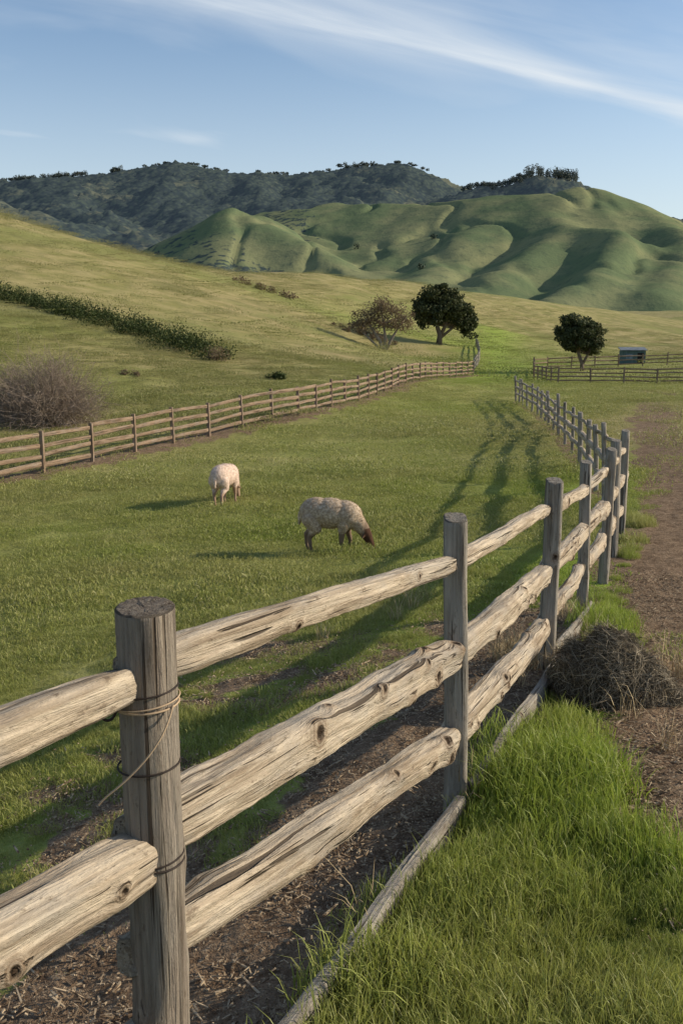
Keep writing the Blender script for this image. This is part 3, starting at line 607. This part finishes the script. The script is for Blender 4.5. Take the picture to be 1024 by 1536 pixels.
# ---------------------------------------------------------------- bushes
def twig_bush(name,loc,n,R,Ht,mat,thick=.01,droop=0,seed=0,sub=3,spread=.16,rt=.07):
    g=np.random.default_rng(seed); parts=[]
    for i in range(n):
        a=g.uniform(0,2*math.pi); el=math.acos(g.uniform(.05,1)); d=Vector((math.sin(el)*math.cos(a)*R,math.sin(el)*math.sin(a)*R,math.cos(el)*Ht))
        d*=g.uniform(.6,1.05); st=Vector((g.normal(0,R*spread),g.normal(0,R*spread),0)); p1=st+d*.35+Vector((0,0,Ht*.12)); p2=st+d*.7+Vector(g.normal(0,R*.05,3)); p3=st+d+Vector(g.normal(0,R*rt,3))-Vector((0,0,droop*Ht))
        parts.append(tube([st,p1,p2,p3],[thick,thick*.7,thick*.5,thick*.2],3))
        for k in range(sub):
            t0=g.uniform(.3,.95); s=p1.lerp(p3,t0); q=s+Vector(g.normal(0,R*.16,3))+d*.12; parts.append(tube([s,(s+q)/2+Vector(g.normal(0,R*.03,3)),q],[thick*.45,thick*.35,thick*.15],3))
    V,F=merge(parts); o=link(bpy.data.objects.new(name,mesh_np(name,V,F,mat))); o.location=loc; return o
tw=plain('dry_twig',(.18,.135,.10),(.33,.265,.205),6,.95)
bx,by=-10.3,33.5; o=twig_bush('dry_bush',(bx,by,h1(bx,by)-.1),900,2.1,2.6,tw,.012,0,1,5); o.scale=(1.1,.9,1)
bx,by=-12.9,34; twig_bush('dry_bush',(bx,by,h1(bx,by)-.1),500,1.8,2.2,tw,.012,0,2,5)
# heap of dead grass: lumpy dark core with tangled, loosely draped strands
strand_m=NT('dead_grass_strands'); r_=strand_m.attr('rnd').outputs['Fac']; smat=strand_m.done(strand_m.bsdf(strand_m.mix(strand_m.math('POWER',r_,1.8),(.075,.06,.04),(.50,.42,.30)),.9))
core_m=plain('mound_core',(.03,.026,.018),(.10,.082,.055),35,.95)
def mound(name,loc,lobes,n,seed):
    g=np.random.default_rng(seed); e=empty(name,loc)
    bm=bmesh.new()
    for (cx,cy,R,Ry,Ht) in lobes:
        r0=bmesh.ops.create_icosphere(bm,subdivisions=4,radius=1)
        for v in r0['verts']:
            p=v.co.copy(); k=1+.2*mnoise.noise(p*2.2+Vector((cx*9,0,0)))+.1*mnoise.noise(p*7); v.co=Vector((cx+p.x*R*.8*k,cy+p.y*Ry*.8*k,max(-.05,p.z*Ht*.8*k)))
    me=bpy.data.meshes.new('core'); bm.to_mesh(me); bm.free(); me.materials.append(core_m); link(bpy.data.objects.new('core',me),e)
    parts=[]; RN=[]; wts=np.array([l[2]*l[3] for l in lobes]); wts/=wts.sum()
    for i in range(n):
        cx,cy,R,Ry,Ht=lobes[g.choice(len(lobes),p=wts)]
        a=g.uniform(0,2*math.pi); el=g.uniform(0,1.45)
        nz=1+.22*mnoise.noise(Vector((math.cos(a)*math.sin(el),math.sin(a)*math.sin(el),math.cos(el)))*2.2+Vector((cx*9,0,0)))
        c0=Vector((cx+math.cos(a)*math.sin(el)*R*.9*nz,cy+math.sin(a)*math.sin(el)*Ry*.9*nz,max(0,math.cos(el))*Ht*.92*nz+.01))
        nrm=Vector((math.cos(a)*math.sin(el)/R,math.sin(a)*math.sin(el)/Ry,math.cos(el)/Ht)).normalized()
        down=Vector((0,0,-1)); dn=(down-nrm*down.dot(nrm)); side=nrm.cross(Vector((.3,.2,1))).normalized()
        ori=(dn*g.normal(.7,.5)+side*g.normal(0,.75)+nrm*g.normal(.10,.22)); ori=ori.normalized() if ori.length>1e-3 else side
        Ln=g.uniform(.06,.22); cr=side*g.normal(0,.03)+nrm*g.uniform(0,.025)
        P=[c0-ori*Ln*.5,c0-ori*Ln*.17+cr,c0+ori*Ln*.17+cr,c0+ori*Ln*.5-nrm*g.uniform(-.03,.03)]
        th=g.uniform(.0009,.0022); parts.append(tube(P,[th*.6,th,th*.8,th*.3],3)); RN.append(g.random())
    V,F=merge(parts); nv=len(V)//n; me=mesh_np('strands',V,F,smat); attr_f(me,'rnd',np.repeat(RN,nv)); link(bpy.data.objects.new('strands',me),e)
bx,by=1.58,5.45; mound('hay_pile',(bx,by,h1(bx,by)-.05),[(0,0,.27,.28,.46),(.16,-.05,.24,.24,.30),(-.17,.08,.18,.2,.34),(.30,-.12,.14,.15,.15)],9000,4)
# ---------------------------------------------------------------- grass
def blade_clump(name,n,R,h0,h1_,w,lean,mat,seed,square=False):
    g=np.random.default_rng(seed); r=R*np.sqrt(g.random(n)); a=g.uniform(0,2*np.pi,n); B=np.c_[r*np.cos(a),r*np.sin(a),np.zeros(n)-.01]
    hh=g.uniform(h0,h1_,n)*(1-.35*(r/R)**2)*(.75+.5*g.random(n)); th=g.uniform(0,2*np.pi,n); L=np.c_[np.cos(th),np.sin(th),np.zeros(n)]*(hh*np.abs(g.normal(lean,lean*.6,n)))[:,None]
    ph=g.uniform(0,np.pi,n); S=np.c_[np.cos(ph),np.sin(ph),np.zeros(n)]*(w*g.uniform(.6,1.3,n))[:,None]*.5
    up=np.array([0,0,1.])
    m1=B+L*.22+up*(hh*.5)[:,None]; m2=B+L*.6+up*(hh*.82)[:,None]; tp=B+L*1.1+up*(hh*.98)[:,None]
    V=np.stack([B-S,B+S,m1-S*.9,m1+S*.9,m2-S*.6,m2+S*.6,tp],1).reshape(-1,3); F=[]
    for i in range(n):
        o=i*7; F+=[[o,o+1,o+3,o+2],[o+2,o+3,o+5,o+4],[o+4,o+5,o+6]]
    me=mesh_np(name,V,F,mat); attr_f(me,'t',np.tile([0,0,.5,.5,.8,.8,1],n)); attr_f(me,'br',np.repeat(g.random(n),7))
    return bpy.data.objects.new(name,me)
def grass_mat(name,shade):
    mg=NT(name); P=mg.pos(); tt=mg.attr('t').outputs['Fac']; br=mg.attr('br').outputs['Fac']; ia=mg.attr('cv','INSTANCER').outputs['Vector']; sp3=mg.n('SeparateXYZ'); mg.l(ia,sp3.inputs[0])
    nb=mg.noise(P,.5,4,.6); k=shade; K=lambda *c: tuple(v*k for v in c)
    c=mg.mix(mg.ramp(nb,.35,.65),K(.33,.37,.07),K(.50,.465,.14)); c=mg.mix(sp3.outputs[1],c,K(.35,.50,.04))
    c=mg.mix(mg.math('MULTIPLY',sp3.outputs[0],.95),c,K(.52,.43,.20))
    c=mg.mix(mg.math('MULTIPLY',mg.ramp(br,.76,.86),mg.math('SUBTRACT',.8,mg.math('MULTIPLY',sp3.outputs[1],.35))),c,K(.66,.56,.31))
    c=mg.mix(mg.math('MULTIPLY',mg.ramp(br,.25,.1),.35),c,K(.10,.15,.02))
    c=mg.mix(mg.math('MULTIPLY',sp3.outputs[2],.4),c,K(.13,.18,.028))
    c=mg.mix(mg.math('MULTIPLY',tt,.42),mg.mix(.45,c,K(.06,.08,.02)),mg.mix(.55,c,K(.72,.74,.18)))  # sunlit yellow painted into blade tips, darker tone at the roots
    dif=mg.bsdf(c,.5,None,.35); tr=mg.n('BsdfTranslucent'); mg.l(c,tr.inputs[0]); mxs=mg.n('MixShader'); mxs.inputs[0].default_value=.35; mg.l(dif,mxs.inputs[1]); mg.l(tr.outputs[0],mxs.inputs[2]); return mg.done(mxs.outputs[0])
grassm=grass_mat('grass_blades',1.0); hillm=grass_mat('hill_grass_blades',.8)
def scatter(name,XY,scale,coll,extra=None):
    X,Y=XY; n=len(X); Z=H(X,Y); me=mesh_np(name,np.c_[X,Y,Z],[])
    rot=np.zeros((n,3)); rot[:,2]=rng.uniform(0,6.283,n); rot[:,:2]=rng.normal(0,.08,(n,2))
    attr_v(me,'rot',rot); attr_f(me,'scl',scale); at=me.attributes.new('ii','INT','POINT'); at.data.foreach_set('value',rng.integers(0,len(coll.objects),n).astype(np.int32))
    dr,lu=zone(X,Y); nz=fbm(X*.25,Y*.25,3)*.45+fbm(X*1.3,Y*1.3,2)*.3; attr_v(me,'cv',np.c_[np.clip(dr+nz*.8+(extra if extra is not None else 0),0,1),np.clip(lu-nz*.3,0,1),rng.random(n)])
    ob=link(bpy.data.objects.new(name,me)); ng=bpy.data.node_groups.new(name+'_nodes','GeometryNodeTree'); ng.interface.new_socket('Geometry',in_out='INPUT',socket_type='NodeSocketGeometry'); ng.interface.new_socket('Geometry',in_out='OUTPUT',socket_type='NodeSocketGeometry')
    gi=ng.nodes.new('NodeGroupInput'); go=ng.nodes.new('NodeGroupOutput'); ip=ng.nodes.new('GeometryNodeInstanceOnPoints'); ci=ng.nodes.new('GeometryNodeCollectionInfo'); ci.inputs['Collection'].default_value=coll; ci.inputs['Separate Children'].default_value=True; ci.inputs['Reset Children'].default_value=True
    def na(nm,ty): q=ng.nodes.new('GeometryNodeInputNamedAttribute'); q.data_type=ty; q.inputs['Name'].default_value=nm; return [o_ for o_ in q.outputs if o_.enabled][0]
    l=ng.links.new; l(gi.outputs[0],ip.inputs['Points']); l(ci.outputs[0],ip.inputs['Instance']); ip.inputs['Pick Instance'].default_value=True
    l(na('ii','INT'),ip.inputs['Instance Index']); l(na('rot','FLOAT_VECTOR'),ip.inputs['Rotation']); l(na('scl','FLOAT'),ip.inputs['Scale']); l(ip.outputs[0],go.inputs[0])
    md=ob.modifiers.new('scatter','NODES'); md.node_group=ng; return ob
def coll(name,objs):
    c_=bpy.data.collections.new(name); [c_.objects.link(o) for o in objs]; return c_
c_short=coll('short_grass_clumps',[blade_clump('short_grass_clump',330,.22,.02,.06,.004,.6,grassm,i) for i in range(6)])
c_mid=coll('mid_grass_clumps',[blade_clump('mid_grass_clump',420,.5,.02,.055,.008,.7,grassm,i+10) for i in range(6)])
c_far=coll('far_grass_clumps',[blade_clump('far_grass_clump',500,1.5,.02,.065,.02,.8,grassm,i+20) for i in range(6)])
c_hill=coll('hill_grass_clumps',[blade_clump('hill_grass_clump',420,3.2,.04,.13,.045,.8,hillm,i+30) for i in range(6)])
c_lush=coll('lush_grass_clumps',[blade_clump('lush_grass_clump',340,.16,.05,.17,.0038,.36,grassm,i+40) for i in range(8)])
def wedge(n,r0,r1,half=36):
    r=np.sqrt(rng.uniform(r0*r0,r1*r1,n)); a=np.radians(rng.uniform(-half,half,n)); return r*np.sin(a),r*np.cos(a)
def keepmask(X,Y):
    dm=dirtmask(X,Y); return rng.random(len(X))>sstep(.25,.75,dm)*.985
def do(name,n,r0,r1,coll_,s0,s1,half=36,cond=None):
    X,Y=wedge(n,r0,r1,half); k=keepmask(X,Y)
    if cond is not None: k&=cond(X,Y)
    X=X[k];Y=Y[k]; pat=.8+.7*fbm(X*.9,Y*.9,3)+.35*fbm(X*3,Y*3,2); scatter(name,(X,Y),rng.uniform(s0,s1,len(X))*np.clip(pat,.4,1.5),coll_)
leftfence=lambda X,Y:dist_poly(X,Y,L_LINE)[1]>0
do('meadow_grass',5200,1.0,10,c_short,.8,1.4,42,lambda X,Y:~lush_zone(X,Y))
do('meadow_grass',4600,9,24,c_mid,.8,1.3,33,lambda X,Y:~lush_zone(X,Y))
do('meadow_grass',4600,22,70,c_far,.8,1.2,31,lambda X,Y:~leftfence(X,Y))
c_slope=coll('slope_grass_clumps',[blade_clump('slope_grass_clump',500,1.5,.03,.10,.02,.8,hillm,i+20) for i in range(5)])
do('hillside_grass',4000,22,72,c_slope,.8,1.2,31,leftfence)
do('hillside_grass',3600,65,240,c_hill,.7,1.3,30)
lz=lambda X,Y:lush_zone(X,Y)&(X<Y*.62+1.2)&(np.hypot((X-1.6)/.34,(Y-5.45)/.34)>1)
do('lush_grass',8500,4.5,17,c_lush,.7,1.3,42,lz)
do('lush_grass',2200,1.2,4.7,c_lush,.7,1.25,44,lz)
def tuft(X,Y):
    d,s,_=dist_poly(X,Y,FENCE); return (s>0)&(d>1.0)&(d<3.4)&(fbm(X*1.1+4,Y*1.1,3)>-.02)
do('tufted_grass',3000,2,12,c_lush,.4,.75,42,tuft)
dryb=NT('dry_stalk'); nq=dryb.attr('br').outputs['Fac']; drym=dryb.done(dryb.bsdf(dryb.mix(nq,(.26,.19,.11),(.62,.50,.30)),.9))
c_dry=coll('dry_stalk_clumps',[blade_clump('dry_stalk_clump',26,.07,.12,.34,.004,.5,drym,i+60) for i in range(3)])
X=np.r_[rng.normal(1.28,.14,50),rng.normal(2.0,.12,14),rng.normal(1.75,.3,20),rng.uniform(-.4,2.6,14)]; Y=np.r_[rng.normal(6.4,.22,50),rng.normal(8.2,.2,14),rng.normal(5.85,.2,20),np.linspace(3,9.5,14)]
scatter('dry_stalks',(X,Y),rng.uniform(.6,1.1,len(X)),c_dry)
cm_=NT('wood_chips'); nb_=cm_.noise(cm_.pos(),30,2); chipm=cm_.done(cm_.bsdf(cm_.mix(cm_.ramp(nb_,.4,.6),(.15,.10,.062),(.46,.355,.235)),.9))
def chips(name,seed,n=40):
    g=np.random.default_rng(seed); parts=[]
    for i in range(n):
        p=Vector((g.normal(0,.09),g.normal(0,.09),g.uniform(0,.012))); a=g.uniform(0,6.28); L=g.exponential(.012)+.004; d=Vector((math.cos(a),math.sin(a),g.normal(0,.25)))*L
        wd=g.uniform(.001,.005); parts.append(tube([p-d*.5,p+d*.5],[wd,wd*.6],4))
    V,F=merge(parts); me=mesh_np(name,V,F,chipm); return bpy.data.objects.new(name,me)
c_chip=coll('debris_clumps',[chips('debris_clump',i) for i in range(5)])
X,Y=wedge(6000,1.2,11,40); dm=dirtmask(X,Y); k=dm>.35; scatter('soil_debris',(X[k],Y[k]),rng.uniform(.5,1.3,k.sum()),c_chip)
print('done')
